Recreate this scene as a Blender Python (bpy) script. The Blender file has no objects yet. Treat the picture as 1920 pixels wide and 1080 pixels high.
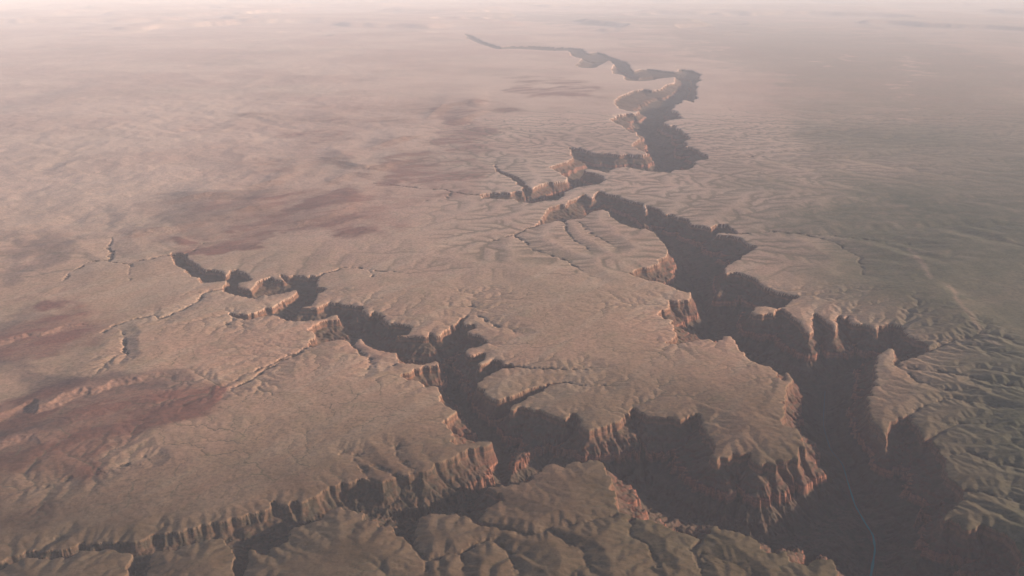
import bpy, math, time
import numpy as np

T0 = time.time()
QUALITY = 1.0            # mesh density multiplier
f4 = np.float32

# ----------------------------------------------------------------------------
# camera of the survey: everything is laid out in metres on the plateau plane z=0
# ----------------------------------------------------------------------------
H = 10000.0
HFOV = math.radians(62.0)
PITCH = math.radians(20.0)
F = 960.0 / math.tan(HFOV / 2)
CP, SP = math.cos(PITCH), math.sin(PITCH)

def ground(px, py, z=0.0):
    """map point of the traced survey (1920x1080) -> metres on the plane z"""
    a = (np.asarray(px, float) - 960.0) / F
    b = (540.0 - np.asarray(py, float)) / F
    dy = CP + b * SP
    dz = -SP + b * CP
    k = (z - H) / dz
    return a * k, dy * k

def chart(X, Y):
    """metres on z=0 -> survey coordinates"""
    dep = Y * CP + H * SP
    dep = np.maximum(dep, 3000.0)
    return 960.0 + F * X / dep, 540.0 - F * (Y * SP - H * CP) / dep

# ----------------------------------------------------------------------------
# traced rims, thalwegs, gullies
# ----------------------------------------------------------------------------
RING_LOWER = [
 (1890,1300),(1905,1150),(1903,1080),(1910,1047),(1897,1020),(1873,997),(1845,990),(1813,1000),(1800,992),(1787,977),
 (1773,987),(1768,975),(1770,960),(1797,937),(1800,920),(1770,893),(1773,867),(1760,845),(1741,827),(1728,827),
 (1715,805),(1707,793),(1699,780),(1688,783),(1672,803),(1657,835),(1645,812),(1632,785),(1622,760),(1625,735),
 (1634,705),(1642,680),(1650,658),(1660,652),(1675,653),(1683,668),(1686,685),(1704,671),(1741,661),(1735,644),
 (1714,638),(1693,623),(1681,611),(1664,609),(1660,615),(1655,609),(1646,612),(1643,626),(1639,625),(1629,613),
 (1614,612),(1595,605),(1590,595),(1584,599),(1572,593),(1569,602),(1571,623),(1564,630),(1558,611),(1541,598),
 (1533,590),(1526,590),(1525,611),(1527,621),(1518,630),(1510,623),(1504,611),(1485,594),(1468,580),(1458,582),
 (1453,590),(1440,588),(1425,590),(1412,592),(1405,585),(1415,576),(1430,572),(1445,575),(1456,578),(1464,576),
 (1479,563),(1491,557),(1470,553),(1452,547),(1432,537),(1412,528),(1400,516),(1380,512),(1362,515),(1352,530),
 (1346,540),(1349,522),(1354,509),(1356,497),(1385,482),(1414,463),(1395,455),(1387,447),(1368,443),(1341,441),(1336,442),
 (1337,436),(1347,435),(1368,437),(1381,439),(1379,433),(1360,422),(1343,422),(1331,430),(1318,425),(1293,422),(1285,411),
 (1264,407),(1256,414),(1254,403),(1247,407),(1239,399),(1222,388),(1212,386),(1214,405),(1219,422),(1210,420),
 (1205,401),(1200,392),(1198,382),(1171,375),(1156,369),(1135,365),(1127,359),(1121,363),(1117,371),(1108,373),
 (1096,365),(1087,369),(1081,373),(1069,377),(1065,384),(1050,384),(1035,388),(1024,402),(1015,414),(1003,423),
 (1018,418),(1046,412),(1052,419),(1058,413),(1068,410),(1090,408),(1100,400),(1110,394),(1135,391),(1150,398),
 (1155,409),(1167,419),(1180,423),(1200,428),(1219,426),(1235,437),(1250,453),(1258,461),(1262,472),(1260,480),
 (1241,488),(1237,497),(1212,503),(1202,507),(1185,513),(1197,518),(1218,524),(1239,528),(1254,534),(1268,540),
 (1285,546),(1295,545),(1302,553),(1304,559),(1295,563),(1277,565),(1260,567),(1256,578),(1243,588),(1250,595),
 (1264,601),(1270,620),(1272,632),(1260,638),(1252,642),(1266,644),(1283,642),(1300,638),(1322,634),(1340,637),
 (1355,631),(1372,630),(1383,638),(1389,652),(1400,663),(1408,673),(1429,682),(1450,688),(1456,692),(1460,707),
 (1464,711),(1467,698),(1472,694),(1483,700),(1490,713),(1481,723),(1477,738),(1475,752),(1474,775),(1473,790),
 (1480,798),(1500,802),(1510,815),(1514,828),(1517,845),(1508,852),(1503,840),(1498,855),(1493,866),(1480,868),
 (1460,877),(1445,873),(1430,881),(1413,867),(1405,850),(1392,856),(1377,850),(1368,860),(1357,860),(1345,868),
 (1337,866),(1330,845),(1330,827),(1316,812),(1308,795),(1303,778),(1292,785),(1280,792),(1262,786),(1240,783),
 (1213,780),(1195,773),(1187,764),(1182,775),(1172,785),(1157,797),(1140,803),(1127,807),(1112,812),(1100,816),
 (1090,810),(1085,797),(1076,777),(1066,787),(1055,787),(1034,780),(1015,769),(1000,771),(980,765),(965,772),(952,775),
 (947,766),(955,759),(975,750),(1000,740),(1015,732),(1030,722),(1015,727),(992,735),(965,746),(945,749),(925,752),
 (912,745),(905,735),(890,725),(887,718),(902,708),(922,697),(941,689),(960,688),(956,682),(941,684),(931,678),(922,677),
 (912,683),(895,689),(891,683),(904,670),(908,662),(893,666),(879,670),(868,664),(868,658),(872,654),(893,650),
 (908,641),(904,632),(889,629),(879,627),(872,622),(891,615),(887,609),(872,610),(866,606),(868,598),(860,606),(852,612),
 (845,614),(837,622),(829,629),(816,631),(809,625),(806,632),(793,633),(779,633),(768,631),(760,632),(741,632),
 (741,628),(760,627),(768,618),(764,610),(741,608),(727,608),(720,600),(706,587),(697,585),(689,593),(681,583),
 (672,583),(670,593),(666,594),(670,585),(679,577),(660,573),(643,572),(622,569),(612,573),(598,580),(575,579),(558,578),
 (570,573),(584,572),(586,562),(592,551),(601,547),(608,541),(600,539),(592,540),(590,530),(596,521),(583,518),
 (575,521),(565,519),(550,518),(540,520),(531,515),(533,522),(532,528),(521,525),(508,521),(497,524),(485,528),
 (480,538),(473,545),(455,543),(446,537),(447,530),(460,527),(471,523),(460,514),(445,506),(436,508),(430,515),
 (420,520),(415,510),(400,507),(385,508),(378,507),(368,498),(352,490),(346,482),(338,478),(325,478),(322,483),
 (335,498),(350,507),(365,518),(378,520),(376,532),(390,530),(410,528),(428,525),(431,530),(422,540),(430,548),
 (450,554),(480,558),(495,550),(505,553),(525,551),(545,545),(555,543),(560,547),(555,555),(545,560),(530,566),(522,572),
 (510,577),(497,578),(490,584),(480,588),(465,590),(445,590),(432,588),(447,594),(460,597),(475,597),(495,592),
 (511,589),(525,595),(540,600),(565,602),(590,601),(605,598),(620,592),(635,589),(641,592),(644,600),(630,602),
 (615,603),(600,606),(588,614),(583,618),(590,622),(597,630),(590,637),(578,647),(588,650),(600,643),(620,638),(645,637),
 (655,642),(664,651),(668,640),(680,635),(690,642),(700,650),(715,657),(733,660),(747,660),(752,670),(752,680),
 (765,682),(790,683),(815,677),(823,678),(827,686),(810,687),(790,689),(775,693),(768,700),(757,705),(770,711),(790,711),
 (797,717),(803,722),(815,723),(822,728),(827,742),(838,757),(848,763),(858,769),(853,777),(845,787),(846,797),(853,807),
 (858,818),(858,829),(880,828),(900,824),(928,824),(930,831),(912,838),(895,842),(880,844),(868,850),(850,862),(830,868),
 (815,877),(800,885),(793,893),(787,888),(775,890),(760,893),(750,893),(735,900),(723,905),(714,914),(707,907),(690,903),(673,903),
 (655,910),(640,912),(617,920),(590,935),(563,947),(555,944),(547,938),(543,950),(530,945),(517,941),(515,953),(490,960),
 (467,967),(445,975),(430,980),(420,983),(393,987),(370,994),(340,1003),(293,1003),(267,1017),(240,1023),(200,1021),
 (157,1021),(130,1031),(87,1036),(50,1036),(0,1061),(-60,1085),(-60,1092),(0,1068),(50,1042),(90,1042),(127,1040),
 (157,1028),(200,1029),(227,1036),(258,1036),(255,1053),(245,1085),(235,1120),(255,1120),(268,1080),(277,1042),
 (290,1030),(333,1023),(397,1009),(423,1014),(443,1027),(446,1050),(446,1066),(455,1090),(462,1062),(462,1032),
 (472,1027),(487,1027),(497,1037),(513,1027),(537,1010),(550,987),(583,977),(603,973),(610,958),(640,948),(650,952),
 (660,951),(672,960),(683,961),(690,970),(707,975),(722,985),(740,986),(755,1003),(770,1015),(775,1000),(777,985),(783,970),
 (795,962),(807,957),(825,960),(840,959),(855,965),(873,966),(888,976),(897,965),(905,955),(915,948),(925,940),(940,937),
 (938,928),(925,922),(912,917),(903,911),(930,908),(973,905),(990,895),(1003,884),(1013,872),(1033,868),(1057,870),
 (1073,861),(1095,860),(1120,857),(1132,861),(1140,867),(1145,878),(1147,890),(1153,913),(1156,928),(1160,940),
 (1163,953),(1172,962),(1190,968),(1207,971),(1225,972),(1240,978),(1257,987),(1280,996),(1295,1000),(1313,1008),
 (1320,997),(1330,985),(1343,976),(1347,990),(1370,993),(1397,1000),(1412,1004),(1423,1012),(1433,1027),(1445,1032),
 (1457,1029),(1477,1024),(1483,1045),(1495,1053),(1510,1055),(1530,1049),(1545,1047),(1560,1046),(1572,1043),
 (1580,1058),(1590,1085),(1600,1130),(1615,1300)]
RING_UPPER = [
 (905,372),(935,372),(955,373),(965,370),(973,378),(992,380),(1017,376),(1046,374),(1054,360),(1077,351),(1119,343),
 (1129,338),(1128,330),(1115,325),(1100,322),(1092,318),(1105,315),(1125,318),(1138,323),(1145,318),(1160,314),
 (1175,311),(1198,317),(1221,321),(1250,323),(1262,319),(1285,317),(1297,312),(1298,302),(1330,298),(1325,290),
 (1310,283),(1295,275),(1285,278),(1282,268),(1289,260),(1278,245),(1268,235),(1260,237),(1245,231),(1249,225),
 (1276,222),(1270,214),(1257,204),(1270,195),(1282,187),(1299,191),(1307,181),(1301,172),(1310,150),(1314,139),
 (1299,131),(1272,129),(1268,135),(1247,133),(1235,131),(1220,129),(1203,129),(1185,133),(1178,118),(1155,110),(1137,102),
 (1120,97),(1103,100),(1093,91),(1068,89),(1040,88),(1000,86),(960,86),(940,88),(915,80),(885,68),(868,64),
 (875,72),(905,84),(930,92),(965,91),(1000,93),(1040,95),(1065,95),(1072,105),(1092,110),(1078,122),(1090,127),
 (1113,127),(1125,122),(1143,113),(1150,120),(1151,138),(1165,140),(1175,150),(1200,152),(1227,149),(1240,146),
 (1266,144),(1266,155),(1250,159),(1243,166),(1225,170),(1205,167),(1190,170),(1180,175),(1165,180),(1152,190),
 (1157,198),(1168,204),(1180,208),(1198,209),(1195,213),(1175,213),(1150,216),(1150,226),(1165,235),(1177,243),
 (1188,248),(1200,246),(1197,258),(1190,265),(1183,270),(1200,279),(1215,288),(1205,290),(1175,290),(1160,291),
 (1140,289),(1118,288),(1102,283),(1085,278),(1068,276),(1073,286),(1077,293),(1070,301),(1058,304),(1045,308),
 (1033,313),(1048,322),(1062,329),(1071,332),(1070,338),(1050,341),(1032,342),(1018,346),(1005,352),(997,357),(990,350),
 (982,340),(968,333),(955,327),(937,322),(931,308),(934,323),(952,331),(970,341),(983,351),(986,360),(978,360),
 (968,357),(955,363),(945,361),(930,362),(915,362),(900,366)]

# thalwegs: (x, y, depth) on the plateau plane; the river line is given where it shows, at its own depth
RIVER = [(1547,733),(1543,797),(1557,843),(1580,870),(1590,905),(1603,947),(1622,980),(1637,1003),(1641,1030),(1634,1073),(1626,1120),(1640,1180),(1650,1290)]
RIVER_Z = -1000.0
THAL = [
 [(1095,392,420),(1135,379,650),(1185,402,780),(1225,416,820),(1262,440,850),(1290,470,880),(1310,500,900),(1322,530,920),(1335,560,940),
  (1350,590,950),(1380,608,960),(1412,628,975),(1455,645,985),(1500,658,995),(1536,670,1000)],
 [(1095,392,420),(1060,398,320),(1035,405,220),(1008,421,60)],
 [(1595,880,1000),(1530,925,960),(1450,945,930),(1380,935,900),(1320,915,880),(1260,890,860),(1210,862,820),(1160,845,780),(1120,838,740),
  (1070,835,700),(1010,840,640),(960,862,600),(920,880,560),(870,905,520),(820,915,490),(780,930,460),(735,935,430),(690,932,370),
  (640,930,320),(600,950,260),(560,963,225),(530,975,205),(490,985,190),(450,993,170),(400,997,140),(340,1012,110),(290,1017,95),
  (240,1029,75),(200,1025,80),(130,1036,55),(60,1039,45),(0,1065,40),(-60,1088,30)],
 [(262,1030,100),(262,1050,110),(245,1100,80)],[(454,1000,170),(453,1040,170),(455,1085,90)],
 [(860,930,300),(885,950,160),(905,940,120),(930,932,60)],[(760,955,300),(772,1005,100)],
 [(950,862,600),(938,842,640),(936,812,660),(915,780,660),(895,752,640),(872,727,610),(852,702,580),(846,680,560),(840,662,520),(800,662,460),
  (770,657,430),(740,648,410),(715,635,390),(690,618,370),(668,610,350),(652,595,320),(640,584,310),(610,590,290),(580,594,280),(550,592,265),(533,586,255),
  (548,576,240),(565,566,230),(578,552,220),(574,536,210),(550,535,205),(520,538,200),(495,540,190),(478,551,180),(455,549,170),(437,541,160),
  (437,526,150),(425,525,145),(400,518,140),(380,518,120),(360,507,110),(342,491,95),(330,482,60)],
 [(840,662,520),(855,640,420),(862,622,280),(868,602,60)],[(855,645,350),(895,640,160)],[(860,625,250),(885,613,90)],
 [(872,720,600),(890,706,380),(922,688,200),(955,685,60)],[(858,695,540),(880,685,330),(902,667,120)],
 [(910,768,640),(945,755,420),(990,738,200),(1028,722,50)],
 [(533,586,255),(500,586,160),(470,592,90),(438,591,40)],[(660,620,350),(620,622,230),(592,640,90)],[(820,705,420),(790,700,220),(765,706,90)],
 [(1325,545,930),(1400,552,600),(1450,560,350),(1487,558,90)],[(1305,485,880),(1360,472,480),(1407,462,110)],[(1275,452,840),(1335,432,330),(1377,436,90)],
 [(1290,590,700),(1262,590,200)],[(1310,520,900),(1250,508,350),(1190,513,80)],
 [(1530,668,1000),(1580,648,800),(1630,640,560),(1690,645,320),(1735,655,90)],
 [(1585,850,1000),(1640,880,800),(1690,860,520),(1698,800,140)],[(1620,930,1000),(1710,955,640),(1785,920,160)],[(1618,1000,1000),(1740,1015,720),(1860,1015,260)],
 [(880,68,90),(930,89,180),(1000,89,260),(1060,92,330),(1085,106,420),(1115,112,470),(1145,112,500),(1165,128,540),(1190,142,560),(1230,140,600),(1285,142,660),(1287,165,700),
  (1268,180,740),(1240,192,780),(1225,212,800),(1222,235,820),(1235,262,840),(1247,290,850),(1245,308,850),(1205,303,840),(1150,303,800),(1110,304,780),(1082,312,760),(1082,330,740),
  (1092,332,720),(1060,347,680),(1030,358,620),(1000,367,520),(985,366,420),(960,367,260),(930,368,120),(903,369,40)],
 [(990,362,420),(976,346,220),(960,333,120),(936,318,50)],[(1240,190,760),(1200,188,480),(1160,190,120)],[(1222,230,800),(1190,228,460),(1157,222,120)],[(1250,285,840),(1290,296,520),(1326,295,120)],
 [(1115,118,450),(1090,122,160)]]
GULLIES = [  # polyline, strength
 ([(341,482),(353,477),(380,460)],20),([(596,521),(615,511),(640,503),(670,500),(690,505),(700,518)],20),([(690,505),(720,510),(750,510)],10),
 ([(425,541),(413,543),(383,550),(370,567),(343,583),(293,597),(283,590),(247,603),(200,620),(165,635)],16),
 ([(322,482),(310,483),(280,490),(240,497),(200,493),(170,492),(140,513),(115,530)],20),([(243,498),(238,525)],12),([(205,492),(208,470),(206,452)],22),
 ([(580,648),(560,660),(530,672),(480,692),(440,710),(410,728)],16),([(575,652),(545,670),(500,690),(467,712),(430,735)],12),([(236,672),(228,640),(230,610)],10),
 ([(438,592),(425,612)],10),([(868,600),(874,592),(888,590),(905,597),(940,614),(968,624)],14),([(870,598),(880,582),(888,570)],10),
 ([(955,686),(1000,690),(1057,694),(1110,690)],15),([(1028,722),(1060,719),(1100,727),(1130,725)],14),
 ([(1005,423),(970,437),(945,446),(915,455)],16),([(963,441),(1007,471),(1057,490),(1107,517)],12),([(1083,417),(1120,443),(1157,467)],11),([(1053,420),(1073,450),(1107,470)],11),
 ([(1381,439),(1440,434),(1500,441),(1540,450),(1580,465),(1610,487),(1615,520)],13),([(1500,441),(1560,446),(1620,452),(1700,462)],9),
 ([(905,369),(870,363),(850,361),(830,357),(800,355),(748,350),(700,347)],34),([(850,361),(835,375),(800,378)],8),
 ([(765,1012),(770,1033),(800,1057),(840,1043),(907,1020),(940,1014)],17),([(800,1057),(790,1095)],12),([(890,975),(917,982),(973,1003),(1007,1003),(1040,990),(1100,980),(1165,962)],13),
 ([(1037,996),(1057,1017),(1087,1033),(1100,1070)],13),([(940,1014),(950,1035),(973,1055),(980,1090)],12),([(870,1035),(873,1073)],12),
 ([(1187,975),(1187,1005),(1217,1027),(1225,1060)],14),([(1313,1010),(1300,1030),(1312,1055),(1310,1090)],14),([(1312,1040),(1340,1045),(1375,1060),(1400,1085)],10),
 ([(1741,660),(1763,645),(1800,637),(1847,630),(1900,640)],13),([(1695,636),(1740,638),(1790,640)],10),
 ([(285,866),(200,885),(110,903),(60,912)],6),([(293,1003),(305,990)],10),([(70,1036),(90,1015),(105,1005)],7),
 ([(1797,930),(1840,925),(1900,940)],10),([(1770,860),(1810,850),(1870,870),(1930,880)],12),([(1730,826),(1760,805),(1800,795),(1850,800)],12),([(1700,780),(1730,760),(1790,750),(1860,765)],12),
 ([(1686,685),(1720,690),(1780,700),(1850,720),(1930,735)],12),([(1686,684),(1715,715),(1760,730),(1800,740)],10),
 ([(1100,318),(1120,300)],5),([(1320,297),(1360,296),(1420,293),(1440,297)],10),
 ([(745,893),(700,870),(650,850)],8),([(667,652),(690,672),(690,700)],9),([(753,680),(735,682),(720,690)],9),
 ([(793,893),(760,870),(740,840)],9),([(714,912),(690,895),(670,870)],10),]
# scarps on the left desert: crest polyline, height, back-slope length
SCARPS = [
 ([(-60,668),(0,645),(50,630),(95,622),(145,610)],190,2600),
 ([(-60,815),(0,788),(40,770),(65,757),(78,768),(118,752),(150,742),(200,735),(270,715),(310,700)],210,2200),
 ([(-60,865),(0,838),(40,826),(60,826),(85,832),(110,826)],130,1200),
 ([(130,800),(165,780),(195,772)],90,900),
 ([(255,440),(300,436),(335,432),(360,424),(380,420)],210,3600),([(420,410),(440,402),(470,392),(505,392)],200,3200),([(545,418),(590,415),(640,400),(665,386)],190,3200),
 ([(100,405),(135,385),(150,375)],190,4200),([(610,300),(680,318),(720,318),(760,302)],200,5000),([(800,225),(830,200),(880,193),(900,200)],220,6000),([(850,232),(880,220),(905,212)],220,6000),
 ([(240,470),(290,440)],120,3000),([(480,355),(520,345),(560,330)],200,4000),([(330,380),(400,370),(450,372)],180,4200),([(700,280),(760,262),(800,258)],200,5000),
 ([(620,345),(660,330),(700,333)],160,4200),([(0,520),(40,500),(80,470),(120,440)],150,3600)]

# ----------------------------------------------------------------------------
# noise toolbox (numpy)
# ----------------------------------------------------------------------------
def hsh(ix, iy, seed):
    h = (ix.astype(np.uint32) * np.uint32(374761393)) ^ (iy.astype(np.uint32) * np.uint32(668265263)) ^ np.uint32((seed * 2246822519) & 0xffffffff)
    h = (h ^ (h >> np.uint32(13))) * np.uint32(1274126177)
    h = (h ^ (h >> np.uint32(15))) * np.uint32(2246822519)
    return h ^ (h >> np.uint32(16))

def gnoise(x, y, seed):
    x0 = np.floor(x); y0 = np.floor(y)
    fx = (x - x0).astype(f4); fy = (y - y0).astype(f4)
    ix = x0.astype(np.int64); iy = y0.astype(np.int64)
    u = fx * fx * fx * (fx * (fx * 6 - 15) + 10); v = fy * fy * fy * (fy * (fy * 6 - 15) + 10)
    def g(dx, dy):
        a = (hsh(ix + dx, iy + dy, seed) & np.uint32(1023)).astype(f4) * f4(2 * math.pi / 1024)
        return np.cos(a) * (fx - dx) + np.sin(a) * (fy - dy)
    n0 = g(0, 0); n0 += u * (g(1, 0) - n0)
    n1 = g(0, 1); n1 += u * (g(1, 1) - n1)
    return (n0 + v * (n1 - n0)) * f4(1.45)

def fbm(x, y, wl, octs, seed, spacing, gain=0.5, ridged=False):
    out = np.zeros_like(x, dtype=f4); a = 1.0
    for o in range(octs):
        w = wl / (2.03 ** o)
        fade = np.clip((w / spacing - 1.5) / 2.0, 0, 1).astype(f4)
        n = gnoise(x / w + 17.3 * o, y / w - 9.1 * o, seed + 31 * o)
        if ridged: n = 1 - 2 * np.abs(n)
        out += f4(a) * fade * n
        a *= gain
    return out

def gully_noise(x, y, dx, dy, wl, seed):
    """stripes that run along (dx,dy), blended cell by cell; returns cos, sin of the phase"""
    X = x / wl; Y = y / wl
    x0 = np.floor(X).astype(np.int64); y0 = np.floor(Y).astype(np.int64)
    c = np.zeros_like(x, dtype=f4); s = np.zeros_like(x, dtype=f4); ww = np.full_like(x, 1e-6, dtype=f4)
    px, py = -dy, dx
    for i in (-1, 0, 1):
        for j in (-1, 0, 1):
            h = hsh(x0 + i, y0 + j, seed)
            rx = (h & np.uint32(255)).astype(f4) / 510 + 0.25
            ry = ((h >> np.uint32(8)) & np.uint32(255)).astype(f4) / 510 + 0.25
            ph = ((h >> np.uint32(16)) & np.uint32(255)).astype(f4) * f4(2 * math.pi / 256)
            vx = (X - (x0 + i)).astype(f4) - rx; vy = (Y - (y0 + j)).astype(f4) - ry
            w = np.maximum(0, 1 - (vx * vx + vy * vy) / f4(1.5625)); w *= w
            p = (vx * px + vy * py) * f4(2 * math.pi) + ph * f4(0.35)
            c += w * np.cos(p); s += w * np.sin(p); ww += w
    return c / ww, s / ww

def smooth(a, b, x):
    t = np.clip((x - a) / (b - a), 0, 1)
    return t * t * (3 - 2 * t)

# ----------------------------------------------------------------------------
# the terrain grid: finer where the ground lies nearer the survey point
# ----------------------------------------------------------------------------
def steps(a, b, st):
    n = max(2, int(round((b - a) / st)))
    return np.linspace(a, b, n, endpoint=False)
q = 1.0 / QUALITY
ypx = np.concatenate([steps(62, 420, 0.5 * q), steps(420, 800, 0.72 * q), steps(800, 1130, 0.95 * q), steps(1130, 1320, 4 * q)])
_, yrow = ground(np.full_like(ypx, 960.0), ypx)
far = np.geomspace(2.0e6, yrow[0], int(260 * QUALITY), endpoint=False)
near = np.array([8600, 7000, 4000, 0, -6000, -15000, -40000, -120000.0])
near = near[near < yrow[-1] - 300]
yrow = np.concatenate([far, yrow, near])
xpx = np.concatenate([[-2600, -1900, -1100, -700, -450, -300, -220], steps(-160, 2080, 1.45 * q), [2080, 2140, 2220, 2370, 2620, 3020, 3720, 4520]])
NR, NC = len(yrow), len(xpx)
depth_axis = np.maximum(yrow * CP + H * SP, 9000.0)
Xg = ((xpx - 960.0) / F)[None, :] * depth_axis[:, None]
Yg = np.repeat(yrow[:, None], NC, 1)
X = Xg.ravel(); Y = Yg.ravel()
dr = np.abs(np.gradient(yrow)); dc = np.abs(np.gradient(xpx))
spacing = np.maximum((dr[:, None] * 0.55) + 0 * Xg, dc[None, :] / F * depth_axis[:, None]).ravel().astype(f4)
MX, MY = chart(X, Y)     # survey coordinates of each ground point
N = X.size
print("grid", NR, NC, N, round(time.time() - T0, 1))

# domain warp so traced straight edges become ragged
def warp_amount():
    sp = spacing
    wx = 78 * fbm(X, Y, 1300, 6, 11, sp, 0.68); wy = 78 * fbm(X, Y, 1300, 6, 47, sp, 0.68)
    fw = (250 * smooth(26000, 60000, Y)).astype(f4)
    wx = wx + fw * fbm(X, Y, 3300, 4, 12, sp, 0.6); wy = wy + fw * fbm(X, Y, 3300, 4, 48, sp, 0.6)
    return wx, wy
wx, wy = warp_amount()
XW = (X + wx).astype(np.float64); YW = (Y + wy).astype(np.float64)

# --- signed distance to the rims -------------------------------------------------
rings = []
for R in (RING_LOWER, RING_UPPER):
    a = np.array(R, float)
    gx, gy = ground(a[:, 0], a[:, 1]); rings.append(np.stack([gx, gy], 1))
segA = np.concatenate(rings); segB = np.concatenate([np.roll(r, -1, 0) for r in rings])
def seg_dist(px, py, A, B, depth=None, want_inside=False):
    n = len(px); best = np.full(n, 1e20, f4)
    ins = np.zeros(n, bool) if want_inside else None
    for (ax, ay), (bx, by) in zip(A, B):
        ex, ey = bx - ax, by - ay
        vx = (px - ax).astype(f4); vy = (py - ay).astype(f4)
        t = np.clip((vx * f4(ex) + vy * f4(ey)) * f4(1.0 / (ex * ex + ey * ey + 1e-9)), 0, 1)
        rx = vx - t * f4(ex); ry = vy - t * f4(ey)
        np.minimum(best, rx * rx + ry * ry, out=best)
        if want_inside and ay != by:
            cr = ((py < ay) != (py < by)) & (vx < (vy * f4(ex / ey)))
            ins ^= cr
    return np.sqrt(best), ins

segC = (segA + segB) / 2; segR = np.hypot(*(segB - segA).T) / 2
th_A = []; th_B = []; th_D = []
def add_th(pts):
    for p, r in zip(pts[:-1], pts[1:]):
        th_A.append(p[:2]); th_B.append(r[:2]); th_D.append((p[2], r[2]))
for line in THAL:
    a = np.array(line, float); gx, gy = ground(a[:, 0], a[:, 1]); add_th(list(zip(gx, gy, a[:, 2])))
rv = np.array(RIVER, float); rgx, rgy = ground(rv[:, 0], rv[:, 1], RIVER_Z)
add_th([(x, y, -RIVER_Z) for x, y in zip(rgx, rgy)])
mx, my = ground(1536, 670); add_th([(mx, my, 1000.0), (rgx[0], rgy[0], 1000.0)])
th_A = np.array(th_A); th_B = np.array(th_B); th_D = np.array(th_D)
rivA = np.stack([rgx[:-1], rgy[:-1]], 1); rivB = np.stack([rgx[1:], rgy[1:]], 1)

def eval_canyon(px_all, py_all, mx_all, my_all, idx):
    """distance to the rim, inside flag, smooth incision depth, distance to thalweg and to the river, worked tile by tile"""
    n = len(px_all)
    d_rim = np.full(n, 30000.0, f4); inside = np.zeros(n, bool); w_raw = np.zeros(n, f4)
    d_thal = np.full(n, 1e6, f4); d_river = np.full(n, 1e6, f4)
    tile = (np.clip((my_all[idx] - 45) // 48, 0, 99).astype(np.int64) * 100 + np.clip((mx_all[idx] + 420) // 90, 0, 99).astype(np.int64))
    order = np.argsort(tile, kind='stable'); cuts = np.nonzero(np.diff(tile[order]))[0] + 1
    for g in np.split(order, cuts):
        ti = idx[g]; px = px_all[ti]; py = py_all[ti]
        cx, cy = px.mean(), py.mean(); rad = np.hypot(px - cx, py - cy).max()
        dc_ = np.hypot(segC[:, 0] - cx, segC[:, 1] - cy) - segR
        near_s = np.nonzero(dc_ < (dc_ + 2 * segR).min() + 2 * rad + 10)[0]
        d, _ = seg_dist(px, py, segA[near_s], segB[near_s]); d_rim[ti] = d
        if d.min() > 9000: continue
        cand = np.nonzero((np.minimum(segA[:, 1], segB[:, 1]) <= py.max()) & (np.maximum(segA[:, 1], segB[:, 1]) >= py.min()) & (np.maximum(segA[:, 0], segB[:, 0]) >= px.min()))[0]
        ins = np.zeros(len(px), bool)
        for k in cand:
            ax, ay = segA[k]; bx, by = segB[k]
            if ay != by: ins ^= ((py < ay) != (py < by)) & ((px - ax) < (py - ay) * ((bx - ax) / (by - ay)))
        inside[ti] = ins
        if not ins.any(): continue
        sel = ti[ins]; px = px_all[sel]; py = py_all[sel]; dd = d_rim[sel]
        best = np.zeros(len(sel), f4); dmin = np.full(len(sel), 1e6, f4)
        for (ax, ay), (bx, by), (D0, D1) in zip(th_A, th_B, th_D):
            if np.hypot((ax + bx) / 2 - cx, (ay + by) / 2 - cy) > 9000 + rad: continue
            ex, ey = bx - ax, by - ay
            vx = (px - ax).astype(f4); vy = (py - ay).astype(f4)
            t = np.clip((vx * f4(ex) + vy * f4(ey)) * f4(1.0 / (ex * ex + ey * ey + 1e-9)), 0, 1)
            di = np.hypot(vx - t * f4(ex), vy - t * f4(ey))
            np.maximum(best, (D0 + t * f4(D1 - D0)) / (dd + di + 1.0), out=best); np.minimum(dmin, di, out=dmin)
        w_raw[sel] = best * dd; d_thal[sel] = dmin
        if abs(cy - rgy.mean()) < 9000:
            d_river[sel], _ = seg_dist(px, py, rivA, rivB)
    return d_rim, inside, w_raw, d_thal, d_river

active = (MX > -420) & (MX < 2350) & (MY > 45) & (Y > 7000)
idx_all = np.nonzero(active)[0]
d_rim, inside, w_raw, _, _ = eval_canyon(XW, YW, MX, MY, idx_all)
d_river = np.full(N, 1e6, f4)
ii = np.nonzero(inside & (Y < 30000))[0]
d_river[ii], _ = seg_dist(X[ii], Y[ii], rivA, rivB)
print("rims", round(time.time() - T0, 1))
sd = np.where(inside, d_rim, -d_rim)
w0 = np.where(inside, w_raw, -d_rim * f4(0.8)).astype(f4)

# --- thin gullies ------------------------------------------------------------------
gu = np.full(N, -1e3, f4)
gn = fbm(X, Y, 1500, 3, 87, spacing)
for pts, strength in GULLIES:
    a = np.array(pts, float); gx, gy = ground(a[:, 0], a[:, 1])
    m = (MX > a[:, 0].min() - 60) & (MX < a[:, 0].max() + 60) & (MY > a[:, 1].min() - 40) & (MY < a[:, 1].max() + 40)
    ii = np.nonzero(m)[0]
    hw = np.maximum(75.0, 1.3 * dr.repeat(NC)[ii] * 0.6); hx = X[ii] + wx[ii] * 1.6; hy = Y[ii] + wy[ii] * 1.6
    nseg = len(gx) - 1
    for k in range(nseg):          # the gully shallows and narrows from its mouth to its head
        ex, ey = gx[k + 1] - gx[k], gy[k + 1] - gy[k]
        tt = np.clip(((hx - gx[k]) * ex + (hy - gy[k]) * ey) / (ex * ex + ey * ey), 0, 1)
        d = np.hypot(hx - gx[k] - tt * ex, hy - gy[k] - tt * ey); fade = 1 - 0.75 * (k + tt) / nseg
        gu[ii] = np.maximum(gu[ii], 0.72 * strength * fade * (0.75 + 0.5 * gn[ii]) * (1 - d / (hw * (0.55 + 0.6 * fade))))

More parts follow.
